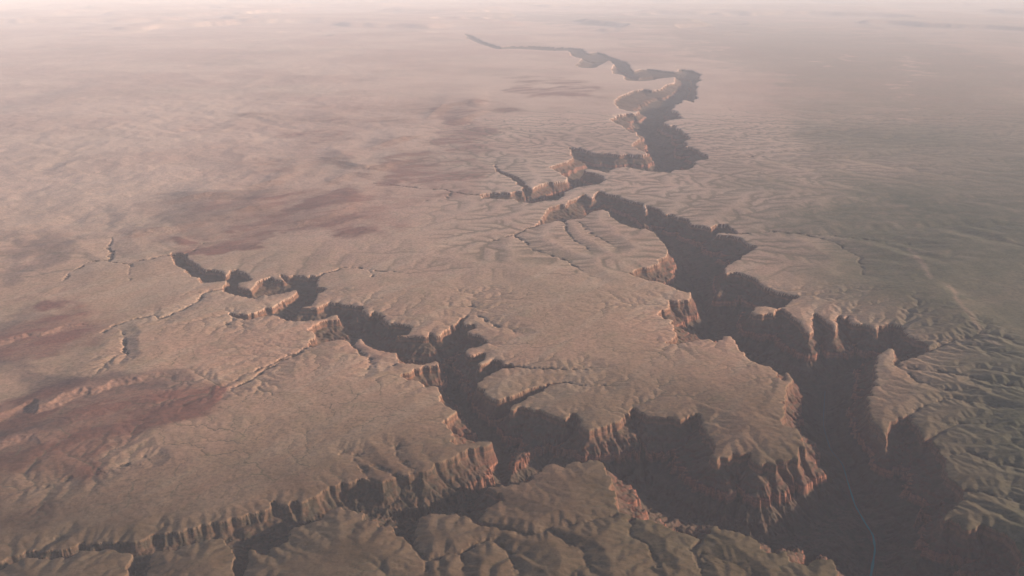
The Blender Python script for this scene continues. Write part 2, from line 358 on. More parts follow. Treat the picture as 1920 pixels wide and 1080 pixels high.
# --- plateau relief ------------------------------------------------------------------
sp = spacing
RIGHT_LINE = list(zip(*sorted([(ground(x, y)[1], ground(x, y)[0]) for x, y in
        [(1620,1300),(1760,950),(1700,800),(1660,640),(1480,560),(1400,450),(1290,400),(1300,300),(1320,200),(1330,130)]])))
right = smooth(-1500, 3500 + 0.16 * np.maximum(Y - 20000, 0), X - np.interp(Y, *RIGHT_LINE))
right = np.clip(right + 0.22 * fbm(X, Y, 16000, 4, 91, sp) * smooth(0.0, 0.15, right) * smooth(1, 0.8, right), 0, 1).astype(f4)
front = (smooth(900, 1010, MY) * smooth(-300, 500, MX)).astype(f4)
front = np.maximum(front, (smooth(940, 1000, MY) * 0.8).astype(f4))
d_out = np.where(inside, 0, d_rim)
tongue = (np.exp(-((MX - 1110) / 130.0) ** 2 - ((MY - 455) / 60.0) ** 2)).astype(f4)
prom = (np.exp(-((MX - 1400) / 120.0) ** 2 - ((MY - 800) / 50.0) ** 2)).astype(f4)
rough = smooth(150, 620, MY) * np.clip(0.20 + 0.75 * right + 0.85 * front + 0.8 * tongue + 0.6 * prom, 0, 1.1)
rise = (60 + 160 * right + 60 * front) * (1 - np.exp(-d_out / 2200.0))
z_pl = rise + 55 * fbm(X, Y, 9000, 3, 5, sp) * smooth(0, 2500, d_out) + 10 * fbm(X, Y, 2600, 4, 8, sp)
Z0 = z_pl.astype(f4)

def grads(z):
    zg = z.reshape(NR, NC)
    dzr = np.gradient(zg, axis=0); dzc = np.gradient(zg, axis=1)
    Yr = np.gradient(Yg, axis=0); Xr = np.gradient(Xg, axis=0); Xc = np.gradient(Xg, axis=1)
    gx = dzc / Xc
    gy = (dzr - gx * Xr) / Yr
    return gx.ravel().astype(f4), gy.ravel().astype(f4)

def erode(gx, gy, wls, amps, seed, sel):
    """adds branching gullies: every octave follows the slope left by those before it"""
    x = X[sel]; y = Y[sel]; gx = gx[sel].copy(); gy = gy[sel].copy(); s_ = sp[sel]
    dz = np.zeros(len(x), f4)
    for o, (wl, am) in enumerate(zip(wls, amps)):
        L = np.sqrt(gx * gx + gy * gy) + 1e-5
        c, s = gully_noise(x, y, gx / L, gy / L, wl, seed + o * 13)
        fade = np.clip((wl / s_ - 1.5) / 1.6, 0, 1).astype(f4)
        a = (am[sel] if isinstance(am, np.ndarray) else am) * fade
        dz += a * c
        k = -a * s * f4(2 * math.pi / wl)
        gx += k * (-gy / L); gy += k * (gx / L)
    return dz

lowfreq = fbm(X, Y, 5200, 3, 77, sp)

# --- running water: drainage carved on two regular grids, near and far -------------------
NB = [(-1, -1), (-1, 0), (-1, 1), (0, -1), (0, 1), (1, -1), (1, 0), (1, 1)]
def flow(z, dx, rng_):
    ny, nx = z.shape; n = z.size
    zp = np.pad(z, 1, constant_values=1e9)
    best = np.zeros((ny, nx), f4); rec = np.arange(n).reshape(ny, nx).copy(); dist = np.full((ny, nx), dx, f4)
    base = np.arange(n).reshape(ny, nx)
    for j, i in NB:
        L = dx * math.hypot(j, i)
        s_ = (z - zp[1 + j:1 + j + ny, 1 + i:1 + i + nx]) / L
        s_ *= 1 + 0.12 * (rng_.random((ny, nx), dtype=f4) - 0.5)
        m = s_ > best
        best[m] = s_[m]; rec[m] = (base + j * nx + i)[m]; dist[m] = L
    rec = rec.ravel(); dist = dist.ravel()
    lev = (rec != np.arange(n)).astype(np.int32); ptr = rec.copy()
    for _ in range(12):
        add = lev[ptr]
        if not add.any(): break
        lev += add; ptr = ptr[ptr]
    order = np.argsort(lev, kind='stable'); cut = np.searchsorted(lev[order], np.arange(lev.max() + 2))
    return rec, dist, order, cut

def carve(z, fixed, up, K, dx, n_it, m_exp=0.45, diff=3, seed=1):
    rng_ = np.random.default_rng(seed); ny, nx = z.shape
    z = z.astype(np.float64); fx = fixed.ravel(); free = ~fixed
    for it in range(n_it):
        z[free] += (up * np.ones_like(z))[free]
        for _ in range(2):           # lift closed pits so water runs on
            zp = np.pad(z, 1, mode='edge')
            lo = np.full(z.shape, 1e9)
            for j, i in NB: lo = np.minimum(lo, zp[1 + j:1 + j + ny, 1 + i:1 + i + nx])
            pit = free & (z <= lo); z[pit] = lo[pit] + 0.05
        rec, dist, order, cut = flow(z.astype(f4), dx, rng_)
        A = np.full(z.size, dx * dx)
        for l in range(len(cut) - 2, 0, -1):
            g = order[cut[l]:cut[l + 1]]; np.add.at(A, rec[g], A[g])
        Fk = np.where(fx, 0, (K * np.ones_like(z)).ravel() * A ** m_exp / dist)
        zf = z.ravel()
        for l in range(1, len(cut) - 1):
            g = order[cut[l]:cut[l + 1]]; f = Fk[g]; zf[g] = (zf[g] + f * np.minimum(zf[rec[g]], zf[g])) / (1 + f)
        z = zf.reshape(ny, nx)
        for _ in range(diff):
            zp = np.pad(z, 1, mode='edge')
            lap = zp[:-2, 1:-1] + zp[2:, 1:-1] + zp[1:-1, :-2] + zp[1:-1, 2:] - 4 * z
            z = z + np.where(free, 0.10 * lap, 0)
    return z.astype(f4), A.reshape(ny, nx).astype(f4)

def samp(g, x0, y0, dx, xx, yy):
    ny, nx = g.shape
    u = np.clip((xx - x0) / dx, 0, nx - 1.001); v = np.clip((yy - y0) / dx, 0, ny - 1.001)
    i = u.astype(np.int64); j = v.astype(np.int64); fu = (u - i).astype(f4); fv = (v - j).astype(f4)
    gf = g.ravel(); k = j * nx + i
    return (gf[k] * (1 - fu) + gf[k + 1] * fu) * (1 - fv) + (gf[k + nx] * (1 - fu) + gf[k + nx + 1] * fu) * fv

def rough_of(x, y, mx_, my_):
    rt = smooth(-1500, 3500 + 0.16 * np.maximum(y - 20000, 0), x - np.interp(y, *RIGHT_LINE))
    fr = np.maximum(smooth(900, 1010, my_) * smooth(-300, 500, mx_), smooth(940, 1000, my_) * 0.8)
    tg = np.exp(-((mx_ - 1110) / 150.0) ** 2 - ((my_ - 460) / 70.0) ** 2)
    pr = np.exp(-((mx_ - 1400) / 150.0) ** 2 - ((my_ - 800) / 60.0) ** 2)
    return (0.22 + 0.78 * smooth(250, 520, my_)) * np.clip((0.20 + 0.36 * rt * (0.35 + 0.65 * smooth(260, 560, my_)) + 0.21 * fr + 0.20 * tg + 0.20 * pr) * (1 - 0.75 * smooth(480, 360, my_) * smooth(900, 500, mx_)), 0, 0.85)

sim_z = np.zeros(N, f4); sim_w = np.zeros(N, f4); sim_a = np.zeros(N, f4); sim_k = np.zeros(N, f4)
for gi, (xa, xb, ya, yb, dx) in enumerate([(-44000, 48000, 22000, 98000, 120.0), (-12500, 15500, 8600, 28500, 33.0)]):
    gxs = np.arange(xa, xb, dx); gys = np.arange(ya, yb, dx); ny, nx = len(gys), len(gxs)
    GX, GY = np.meshgrid(gxs, gys); gx1 = GX.ravel(); gy1 = GY.ravel(); gm = chart(gx1, gy1)
    spg = np.full(gx1.shape, dx / 2.5, f4)
    gwx = 78 * fbm(gx1, gy1, 1300, 6, 11, spg, 0.68); gwy = 78 * fbm(gx1, gy1, 1300, 6, 47, spg, 0.68)
    gfw = (250 * smooth(26000, 60000, gy1)).astype(f4)
    gwx = gwx + gfw * fbm(gx1, gy1, 3300, 4, 12, spg, 0.6); gwy = gwy + gfw * fbm(gx1, gy1, 3300, 4, 48, spg, 0.6)
    dR, inn, wR, dT, _ = eval_canyon(gx1 + gwx, gy1 + gwy, gm[0], gm[1], np.arange(len(gx1)))
    inn = inn.reshape(ny, nx); wR = wR.reshape(ny, nx); dR = dR.reshape(ny, nx); dT = dT.reshape(ny, nx)
    chan = np.zeros(ny * nx, bool)
    for pts, strength in GULLIES:
        a = np.array(pts, float); qx, qy = ground(a[:, 0], a[:, 1])
        ii = np.nonzero((gm[0] > a[:, 0].min() - 60) & (gm[0] < a[:, 0].max() + 60) & (gm[1] > a[:, 1].min() - 40) & (gm[1] < a[:, 1].max() + 40))[0]
        if len(ii) == 0: continue
        d, _ = seg_dist(gx1[ii] + gwx[ii] * 1.6, gy1[ii] + gwy[ii] * 1.6, np.stack([qx[:-1], qy[:-1]], 1), np.stack([qx[1:], qy[1:]], 1))
        chan[ii] |= d < dx * 0.8
    chan = chan.reshape(ny, nx)
    rg = rough_of(gx1, gy1, gm[0], gm[1]).reshape(ny, nx).astype(f4)
    edge = np.zeros((ny, nx), bool); edge[0] = edge[-1] = True; edge[:, 0] = edge[:, -1] = True
    dout = np.where(inn, 0, dR)
    z0 = 0.006 * dout + 7 * fbm(gx1, gy1, 2400, 5, 401, spg, 0.6).reshape(ny, nx) * np.clip(dout / 300, 0, 1)
    z0 = z0 + np.random.default_rng(7).random((ny, nx)) * 1.5
    z0[inn] = 0; z0[chan & ~inn] = 0
    fixed = inn | chan | edge
    hard = 1 + 0.35 * fbm(gx1, gy1, 3000, 3, 411, spg).reshape(ny, nx)
    zs, A = carve(z0, fixed, 6.0 * rg, 0.30 * hard, dx, 28, 0.45, 1, seed=3 + gi)
    la = np.log10(A)
    # walls: ravines work back from the channel lines in the canyon floor; water from the tableland adds to them
    zi = np.where(inn, -wR, zs + 2.0)
    fixed2 = (inn & (dT < dx * 1.0)) | (~inn & (dR > 420)) | edge
    zc, A2 = carve(zi, fixed2, 0.0, (0.15 if gi else 0.12) * (1 + 0.5 * fbm(gx1, gy1, 900, 3, 421, spg).reshape(ny, nx)), dx, 9, 0.46, 1, seed=13 + gi)
    dwg = np.where(inn, -zc - wR, np.clip(-(zc - zs), 0, 400)).astype(f4)
    marg = 1500.0 if gi else 9000.0
    m = (X > xa) & (X < xb) & (Y > ya) & (Y < yb); ii = np.nonzero(m)[0]
    k = smooth(0, marg, np.minimum(np.minimum(X[ii] - xa, xb - X[ii]), np.minimum(Y[ii] - ya + (4000 if gi else 0), (yb - Y[ii]) * (1.0 if gi else 0.22)))).astype(f4)
    for dst, g in ((sim_z, zs), (sim_w, dwg), (sim_a, la.astype(f4))):
        v = samp(g, xa, ya, dx, X[ii], Y[ii]); dst[ii] = dst[ii] * (1 - k) + v * k
    sim_k[ii] = np.maximum(sim_k[ii], k)
    print("water", gi, (ny, nx), 'relief', zs.max(), 'carve', dwg.max(), dwg.min(), round(time.time() - T0, 1))
Z0 = (Z0 * 0.45 + sim_z).astype(f4)
wash = (np.clip((sim_a - 3.9) / 1.7, 0, 1) * sim_k * (1 - 0.8 * smooth(600, 420, MY) * smooth(1000, 700, MX))).astype(f4)
print("plateau", round(time.time() - T0, 1))

# --- scarps --------------------------------------------------------------------------
scarp_face = np.zeros(N, f4)
for k, (pts, hh, back) in enumerate(SCARPS):
    a = np.array(pts, float); gx_, gy_ = ground(a[:, 0], a[:, 1])
    m = (MX > a[:, 0].min() - 260) & (MX < a[:, 0].max() + 260) & (MY > a[:, 1].min() - 120) & (MY < a[:, 1].max() + 80)
    ii = np.nonzero(m)[0]
    jag = 300 * fbm(X[ii], Y[ii], 1900, 5, 900 + k, sp[ii], 0.68)
    yy = Y[ii] + jag
    A = np.stack([gx_[:-1], gy_[:-1]], 1); B = np.stack([gx_[1:], gy_[1:]], 1)
    d, _ = seg_dist(X[ii], yy, A, B)
    side = yy - np.interp(X[ii], gx_, gy_)
    end = smooth(gx_[0] - 900, gx_[0] + 900, X[ii]) * smooth(gx_[-1] + 900, gx_[-1] - 900, X[ii])
    if a[0, 0] < 0: end = smooth(gx_[-1] + 900, gx_[-1] - 900, X[ii])
    front_w = 300.0 + 700.0 * (a[:, 1].mean() < 500)
    prof = np.where(side > 0, np.exp(-(d / back) ** 1.2), np.clip(1 - d / front_w, 0, 1) ** 1.4) * end
    Z0[ii] += (0.5 * hh * prof * (0.75 + 0.25 * fbm(X[ii], Y[ii], 2500, 3, 930 + k, sp[ii]))).astype(f4)
    face = np.where(side <= 0, smooth(front_w * 1.05, front_w * 0.75, d), smooth(260, 0, d)) * end
    scarp_face[ii] = np.maximum(scarp_face[ii], face.astype(f4))
# rough badlands on the far left and mesas near the horizon
bad = smooth(560, 200, MX - (MY - 420) * 0.2) * smooth(560, 460, MY) + smooth(900, 600, MX) * smooth(420, 330, MY)
bad = np.clip(bad, 0, 1).astype(f4)
Z0 += bad * (42 * fbm(X, Y, 6500, 5, 61, sp, 0.55, True) + 40)
mesa = smooth(-0.05, 0.22, fbm(X + 9000 * gnoise(X / 30000, Y / 30000, 3), Y, 42000, 4, 71, sp, 0.5)) * smooth(78, 45, MY)
Z0 += (800 * mesa).astype(f4)
Z0 = Z0 * smooth(1.2e6, 3e5, np.hypot(X, Y)).astype(f4)

# --- canyon walls: gullies and buttresses, then the rock layers ------------------------
wsm = np.where(inside, w_raw, 0).astype(f4)
gx, gy = grads(-wsm)
sel = np.nonzero(active & (sd > -700))[0]
wall_amp = (0.6 + 0.4 * smooth(-100, 500, sd)) * np.clip(0.5 + w_raw / 420.0, 0, 1) * np.clip(d_rim * 0 + 0.35 + w_raw / np.maximum(d_rim, 1) * 0.75, 0.3, 1.0)
ampw = np.where(inside, wall_amp, 0.42).astype(f4)
# outside the rim the slope is the direction to the rim
gs = grads(-sd.astype(f4))
gx = np.where(inside & (w_raw > 3), gx, gs[0]); gy = np.where(inside & (w_raw > 3), gy, gs[1])
dw = np.zeros(N, f4)
dw[sel] = -erode(gx, gy, [1100, 560, 280, 140, 72], [ampw * 14, ampw * 22, ampw * 26, ampw * 22, ampw * 13], 501, sel)
mid = smooth(0, 260, w_raw) * smooth(1000, 640, w_raw)
w = w0 + sim_w * smooth(-420, -60, sd) + dw * np.where(inside, 0.75 + 0.55 * mid, 0.7) * smooth(-260, 0, sd) + 17 * fbm(X, Y, 520, 5, 21, sp, 0.62) * smooth(-300, 0, sd)
notch = np.maximum(0, fbm(X, Y, 480, 2, 27, sp, 0.5, True) - 0.35)
w = w + (58 * notch * smooth(-240, -20, sd) * smooth(700, 150, sd)).astype(f4)
w = np.where(d_river < 260, np.maximum(w, 990 - 1.0 * np.maximum(d_river - 70, 0)), w)
w = np.where(sd < -650, -500, w)
w = np.minimum(w, 1000.0)
w = np.maximum(w, gu + 6 * fbm(X, Y, 300, 3, 23, sp) * (gu > -20))
lay_w = [-1e5, 0, 12, 32, 50, 130, 160, 235, 258, 380, 400, 436, 480, 690, 715, 1000, 1200]
lay_z = [0, 0, 62, 86, 180, 232, 262, 305, 352, 415, 450, 600, 640, 770, 815, 1000, 1000]
inc = np.interp(w, lay_w, lay_z).astype(f4)
inc += (np.interp(w, [0, 40, 300, 950, 1000], [0, 1, 1, 1, 0]) * 9 * fbm(X, Y, 160, 3, 25, sp, 0.6)).astype(f4) * (w > 5)
keep = np.interp(w, [0, 60, 500], [1, 0.6, 0.0]).astype(f4)
Z = Z0 * keep - inc
Z = np.where(d_river < 75, np.minimum(Z, -1010.0), Z)
wedge = w
print("walls", round(time.time() - T0, 1))

# ----------------------------------------------------------------------------
# ground cover masks (colours of soil, rock and scrub)
# ----------------------------------------------------------------------------
pxm = (F / np.maximum(depth_axis, 1)).repeat(NC)
bwx = np.clip(pxm * 2600 * fbm(X, Y, 9000, 5, 251, spacing * .6, 0.6), -70, 70).astype(f4)
bwy = np.clip(pxm * 1100 * fbm(X, Y, 7000, 5, 261, spacing * .6, 0.6), -24, 24).astype(f4)
def blob(cx, cy, rx, ry, rot=0.0):
    u = MX + bwx - cx; v = MY + bwy - cy
    c, s = math.cos(rot), math.sin(rot)
    return np.exp(-(((u * c + v * s) / rx) ** 2 + ((-u * s + v * c) / ry) ** 2)).astype(f4)
nz = fbm(X, Y, 5200, 5, 201, sp * 0.6, 0.6); nz2 = fbm(X, Y, 15000, 5, 211, sp * 0.6, 0.6)
red = np.zeros(N, f4)
for b in [(215,800,150,55,-0.35),(60,840,130,60,-0.3),(80,650,110,22,-0.35),(590,418,170,30,-0.15),(640,395,70,38,-0.4),(870,240,60,45,-0.6),(800,315,120,26,-0.1),(1035,170,70,22,0.1),
          (450,450,170,16,-0.1),(20,920,50,60,0)]:
    red = np.maximum(red, blob(*b))
for b in [(190,830,170,58,-0.3),(110,780,170,60,-0.3),(300,760,70,55,-.4),(120,620,110,34,-0.3)]: red = np.maximum(red, blob(*b))
for b in [(780,330,170,60,-0.3),(480,400,200,40,-0.1),(620,250,200,60,-.2)]: red = np.maximum(red, 0.42 * blob(*b))
red = smooth(0.10, 0.60, red + 0.24 * nz).astype(f4) * (1 - 0.25 * smooth(560, 380, MY)).astype(f4)
(ax, ay), (bx, by) = ground(60, 760), ground(290, 705)
ang = math.atan2(by - ay, bx - ax)
ru = X * math.cos(ang) + Y * math.sin(ang); rvv = -X * math.sin(ang) + Y * math.cos(ang)
bands = fbm(ru / 4.5, rvv + 500 * nz, 1300, 5, 241, sp * 0.5, 0.62)
red = np.clip(red * (0.72 + 0.6 * smooth(-0.5, 0.35, bands)), 0, 1).astype(f4)
Z += (red * 16 * bands * (inc < 3)).astype(f4)
darksoil = np.zeros(N, f4)
for b in [(150,722,190,34,-0.22),(30,605,90,26,-0.35),(40,740,90,30,-0.2),(0,690,60,40,0),(250,690,50,16,-.2),(30,505,50,40,-0.6),(330,400,120,22,-0.2),(90,830,40,16,-.2)]:
    darksoil = np.maximum(darksoil, blob(*b))
darksoil = (0.65 * smooth(0.2, 0.8, darksoil + 0.2 * nz)).astype(f4)
scrub = np.clip(right * (0.95 - 0.80 * smooth(420, 120, MY)) + 0.25 * front + 0.22 * nz2, 0, 1).astype(f4)
scrub = np.maximum(scrub, smooth(0.3, 0.7, blob(1560,110,420,50,0.12) + blob(1800,250,260,110,0.5) + 0.2 * nz) * 0.40).astype(f4)
# the pale red-earth clearing right of the canyon and open parks among the forest
pale = np.maximum(blob(1520,365,110,80,0.5) * 0.9, blob(1420,250,120,60,0.6) * 0.8)
for b in [(1725,125,40,3.2,0.28),(1590,115,26,3,0.25),(1520,123,16,2.5,0.2),(1680,25,40,4,0.15),(1335,93,12,1.6,0),(1300,90,30,1.2,0),(1685,172,14,4,0.2),(1690,218,14,4,.2)]:
    pale = np.maximum(pale, blob(*b) * 1.0)
for seg, wd in [([(1775,545),(1800,580),(1830,612),(1850,640),(1868,655)],26),([(1700,470),(1725,500),(1745,530)],30)]:
    a = np.array(seg, float); ax_, ay_ = ground(a[:, 0], a[:, 1])
    ii = np.nonzero((MX > 1640) & (MX < 1920) & (MY > 440) & (MY < 700))[0]
    d, _ = seg_dist(X[ii] + wx[ii], Y[ii] + wy[ii], np.stack([ax_[:-1], ay_[:-1]], 1), np.stack([ax_[1:], ay_[1:]], 1))
    pale[ii] = np.maximum(pale[ii], 0.5 * np.clip(1 - d / (wd * 5.5), 0, 1))
pale = np.clip(pale + 0.12 * nz * (pale > 0.1), 0, 1).astype(f4)
scrub = np.maximum(scrub, 0.5 * smooth(0.25, 0.7, blob(1180, 40, 330, 13, 0.04) + 0.2 * nz))
scrub = np.clip(scrub - 0.75 * pale, 0, 1).astype(f4)
# wind streaks of light sand lying along one direction
(ax, ay), (bx, by) = ground(410, 728), ground(600, 645)
ang = math.atan2(by - ay, bx - ax)
su = X * math.cos(ang) + Y * math.sin(ang); sv = -X * math.sin(ang) + Y * math.cos(ang)
streak = fbm(su / 7.0, sv, 900, 4, 231, sp * 0.5, 0.6)
streak = (0.5 + 0.5 * np.clip(streak * 1.2, -1, 1)).astype(f4)
# ----------------------------------------------------------------------------
# meshes: the plateau and the canyon share one relief, split along the rims
# ----------------------------------------------------------------------------
co = np.stack([X, Y, Z], 1).astype(f4)
r, c = np.meshgrid(np.arange(NR - 1), np.arange(NC - 1), indexing='ij')
v00 = (r * NC + c).ravel(); v01 = v00 + 1; v10 = v00 + NC; v11 = v10 + 1
quads = np.stack([v00, v10, v11, v01], 1)
wq = (wedge[v00] + wedge[v01] + wedge[v10] + wedge[v11]) / 4
is_can = wq > 3.0

# area-weighted normals of the whole relief, handed to both meshes so the seam does not show
P = co.reshape(NR, NC, 3).astype(np.float64)
sand_haze = (smooth(620, 250, MY) * (1 - 0.45 * right) * (1 - 0.8 * red) * (1 - 0.7 * darksoil)).astype(f4)  # pale sand growing with distance; brightens the ground in place of haze
brush_vignette = (smooth(560, 1000, MY + 70 * nz2 + 40 * nz - 0.05 * (960 - MX))).astype(f4)  # brush tone darkening towards the foreground, vignetting painted into the soil colour
rim_rock = smooth(-420, -120, sd).astype(f4)
talus_shade = (smooth(930, 840, MX) * smooth(820, 875, MY)).astype(f4)  # lower-left canyon wall: near rim's shadow painted into the slope colour
ATTR = {"east_side": (right * (1 - 0.8 * pale) * (1 - 0.7 * smooth(420, 150, MY))).astype(f4), "talus_shade": talus_shade, "wash": wash, "rim_rock": rim_rock, "sand_haze": sand_haze, "brush_vignette": brush_vignette, "incision": inc, "red_earth": red, "dark_soil": darksoil, "scrub": scrub, "pale_earth": pale, "streak": streak, "scarp_face": scarp_face}

def make_mesh(name, faces, mat):
    used = np.zeros(N, bool); used[faces.ravel()] = True
    remap = np.cumsum(used) - 1
    fv = remap[faces].astype(np.int32); vv = co[used]
    me = bpy.data.meshes.new(name)
    me.vertices.add(len(vv)); me.vertices.foreach_set("co", vv.ravel())
    me.loops.add(fv.size); me.loops.foreach_set("vertex_index", fv.ravel())
    me.polygons.add(len(fv)); me.polygons.foreach_set("loop_start", np.arange(0, fv.size, 4, dtype=np.int32))
    me.update(calc_edges=True)
    me.polygons.foreach_set("use_smooth", np.ones(len(fv), bool))
    for k, v in ATTR.items():
        at = me.attributes.new(k, 'FLOAT', 'POINT'); at.data.foreach_set("value", v[used].astype(f4))
    me.materials.append(mat)
    o = bpy.data.objects.new(name, me); bpy.context.scene.collection.objects.link(o)
    return o

# ----------------------------------------------------------------------------
# materials
# ----------------------------------------------------------------------------
class NT:
    def __init__(s, name):
        s.m = bpy.data.materials.new(name); s.m.use_nodes = True
        s.t = s.m.node_tree; s.t.nodes.clear()
        s.out = s.t.nodes.new('ShaderNodeOutputMaterial')
    def n(s, typ, **kw):
        nd = s.t.nodes.new(typ)
        for k, v in kw.items():
            if k.startswith('i_'): nd.inputs[k[2:].replace('_', ' ')].default_value = v
            else: setattr(nd, k, v)
        return nd
    def l(s, a, b): s.t.links.new(a, b)
    def attr(s, name): return s.n('ShaderNodeAttribute', attribute_name=name).outputs['Fac']
    def noise(s, scale, detail=6, rough=0.6, stretch=None, seed=0.0):
        geo = s.n('ShaderNodeNewGeometry')
        mp = s.n('ShaderNodeMapping'); s.l(geo.outputs['Position'], mp.inputs['Vector'])
        sc = (1.0 / scale,) * 3 if stretch is None else tuple(1.0 / v for v in stretch)
        mp.inputs['Scale'].default_value = sc; mp.inputs['Location'].default_value = (seed, seed * .7, seed * .3)
        nz = s.n('ShaderNodeTexNoise'); nz.inputs['Scale'].default_value = 1.0
        nz.inputs['Detail'].default_value = detail; nz.inputs['Roughness'].default_value = rough
        s.l(mp.outputs['Vector'], nz.inputs['Vector'])
        return nz.outputs['Fac']
    def ramp(s, fac, stops, interp='LINEAR'):
        cr = s.n('ShaderNodeValToRGB'); e = cr.color_ramp; e.interpolation = interp
        while len(e.elements) < len(stops): e.elements.new(0.5)
        for el, (p, col) in zip(e.elements, stops):
            el.position = p; el.color = (*col, 1) if len(col) == 3 else col
        s.l(fac, cr.inputs['Fac']); return cr.outputs['Color']
    def rng(s, fac, a, b, c=0.0, d=1.0, smoothstep=True):
        mr = s.n('ShaderNodeMapRange', interpolation_type='SMOOTHSTEP' if smoothstep else 'LINEAR')
        s.l(fac, mr.inputs['Value'])
        for k, v in zip(('From Min', 'From Max', 'To Min', 'To Max'), (a, b, c, d)): mr.inputs[k].default_value = v
        return mr.outputs['Result']
    def mth(s, op, a, b):
        nd = s.n('ShaderNodeMath', operation=op)
        for i, v in enumerate((a, b)):
            if isinstance(v, (int, float)): nd.inputs[i].default_value = v
            else: s.l(v, nd.inputs[i])
        return nd.outputs[0]
    def mix(s, fac, a, b, blend='MIX'):
        nd = s.n('ShaderNodeMix', data_type='RGBA', blend_type=blend)
        if isinstance(fac, (int, float)): nd.inputs['Factor'].default_value = fac
        else: s.l(fac, nd.inputs['Factor'])
        for sock, v in ((nd.inputs[6], a), (nd.inputs[7], b)):
            if isinstance(v, tuple): sock.default_value = (*v, 1)
            else: s.l(v, sock)
        return nd.outputs[2]
    def finish(s, col, rough=0.95, bump=None, dist=1.0):
        b = s.n('ShaderNodeBsdfPrincipled'); b.inputs['Roughness'].default_value = rough
        b.inputs['Specular IOR Level'].default_value = 0.1
        s.l(col, b.inputs['Base Color'])
        if bump is not None:
            bp = s.n('ShaderNodeBump'); bp.inputs['Distance'].default_value = dist; bp.inputs['Strength'].default_value = 1.0
            s.l(bump, bp.inputs['Height']); s.l(bp.outputs['Normal'], b.inputs['Normal'])
        s.l(b.outputs['BSDF'], s.out.inputs['Surface'])
        return s.m

TAN_A, TAN_B = (0.350, 0.226, 0.148), (0.425, 0.250, 0.172)
def plateau_color(t):
    big = t.noise(9000, 7, 0.62, seed=3.1); fine = t.noise(700, 8, 0.68, seed=7.7); spot = t.noise(160, 4, 0.7, seed=1.2)
    col = t.mix(t.rng(big, 0.35, 0.65), TAN_A, TAN_B)
    col = t.mix(t.mth('MULTIPLY', t.rng(fine, 0.45, 0.72), 0.6), col, (0.255, 0.195, 0.118))
    col = t.mix(t.mth('MULTIPLY', t.rng(t.attr('streak'), 0.45, 0.9), 0.40), col, (0.42, 0.31, 0.22))
    col = t.mix(t.mth('MULTIPLY', t.attr('pale_earth'), 0.75), col, (0.40, 0.26, 0.19))
    red = t.mix(t.rng(fine, 0.3, 0.7), (0.185, 0.062, 0.048), (0.122, 0.047, 0.040))
    col = t.mix(t.mth('MULTIPLY', t.attr('red_earth'), 0.86), col, red)
    col = t.mix(t.mth('MULTIPLY', t.attr('dark_soil'), 0.85), col, (0.075, 0.052, 0.052))
    col = t.mix(t.mth('MULTIPLY', t.attr('sand_haze'), 0.75), col, t.mix(t.rng(t.noise(14000, 7, 0.65, seed=5.5), 0.38, 0.62), (0.56, 0.41, 0.335), (0.43, 0.285, 0.235)))
    col = t.mix(t.mth('MULTIPLY', t.attr('brush_vignette'), t.rng(fine, 0.2, 0.7, 0.97, 0.70)), col, t.mix(t.rng(big, 0.4, 0.6), (0.052, 0.038, 0.017), (0.066, 0.038, 0.019)))
    col = t.mix(t.mth('MULTIPLY', t.rng(t.attr('wash'), 0.05, 0.75), 0.6), col, (0.080, 0.074, 0.044))
    col = t.mix(t.mth('MULTIPLY', t.attr('east_side'), 0.62), col, t.mix(t.rng(big, 0.35, 0.65), (0.205, 0.185, 0.125), (0.265, 0.195, 0.140)))
    sc = t.mix(t.rng(spot, 0.35, 0.65), (0.040, 0.050, 0.024), (0.074, 0.072, 0.040))
    col = t.mix(t.mth('MULTIPLY', t.attr('scrub'), t.rng(fine, 0.25, 0.6, 0.68, 0.97)), col, sc)
    face = t.mix(t.rng(spot, 0.3, 0.7), (0.29, 0.165, 0.115), (0.22, 0.125, 0.09))
    col = t.mix(t.mth('MULTIPLY', t.attr('scarp_face'), t.rng(t.noise(1500, 5, 0.6, seed=9), 0.40, 0.62, 0.25, 0.9)), col, face)
    col = t.mix(1.0, col, t.ramp(t.noise(95, 5, 0.75, seed=8.8), [(0.32, (0.60, 0.63, 0.58)), (0.5, (1, 1, 1)), (0.66, (1.22, 1.19, 1.16))]), 'MULTIPLY')
    hgt = t.mth('ADD', t.mth('MULTIPLY', fine, 60.0), t.mth('MULTIPLY', spot, 14.0))
    return col, hgt

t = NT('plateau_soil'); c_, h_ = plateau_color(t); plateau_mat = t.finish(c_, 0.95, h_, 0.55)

t = NT('canyon_rock')
inc_ = t.attr('incision')
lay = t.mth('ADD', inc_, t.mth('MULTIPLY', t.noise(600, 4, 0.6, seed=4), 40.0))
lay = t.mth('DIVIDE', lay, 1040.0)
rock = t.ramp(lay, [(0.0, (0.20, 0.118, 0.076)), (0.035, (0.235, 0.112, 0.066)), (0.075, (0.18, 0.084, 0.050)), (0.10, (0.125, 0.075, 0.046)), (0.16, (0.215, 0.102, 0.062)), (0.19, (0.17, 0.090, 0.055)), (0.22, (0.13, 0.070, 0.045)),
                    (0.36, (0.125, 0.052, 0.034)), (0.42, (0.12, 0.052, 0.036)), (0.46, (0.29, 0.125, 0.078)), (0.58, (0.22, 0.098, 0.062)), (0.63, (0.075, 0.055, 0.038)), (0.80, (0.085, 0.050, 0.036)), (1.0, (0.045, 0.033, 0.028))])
band = t.noise(1, 3, 0.6, stretch=(5000, 5000, 22), seed=2)
rock = t.mix(t.rng(band, 0.44, 0.56, 0.0, 0.65), rock, t.mix(0.55, rock, (0.08, 0.045, 0.035)))
geo = t.n('ShaderNodeNewGeometry'); sx = t.n('ShaderNodeSeparateXYZ'); t.l(geo.outputs['True Normal'], sx.inputs[0])
vn = t.noise(1, 5, 0.7, stretch=(75, 75, 420), seed=11)
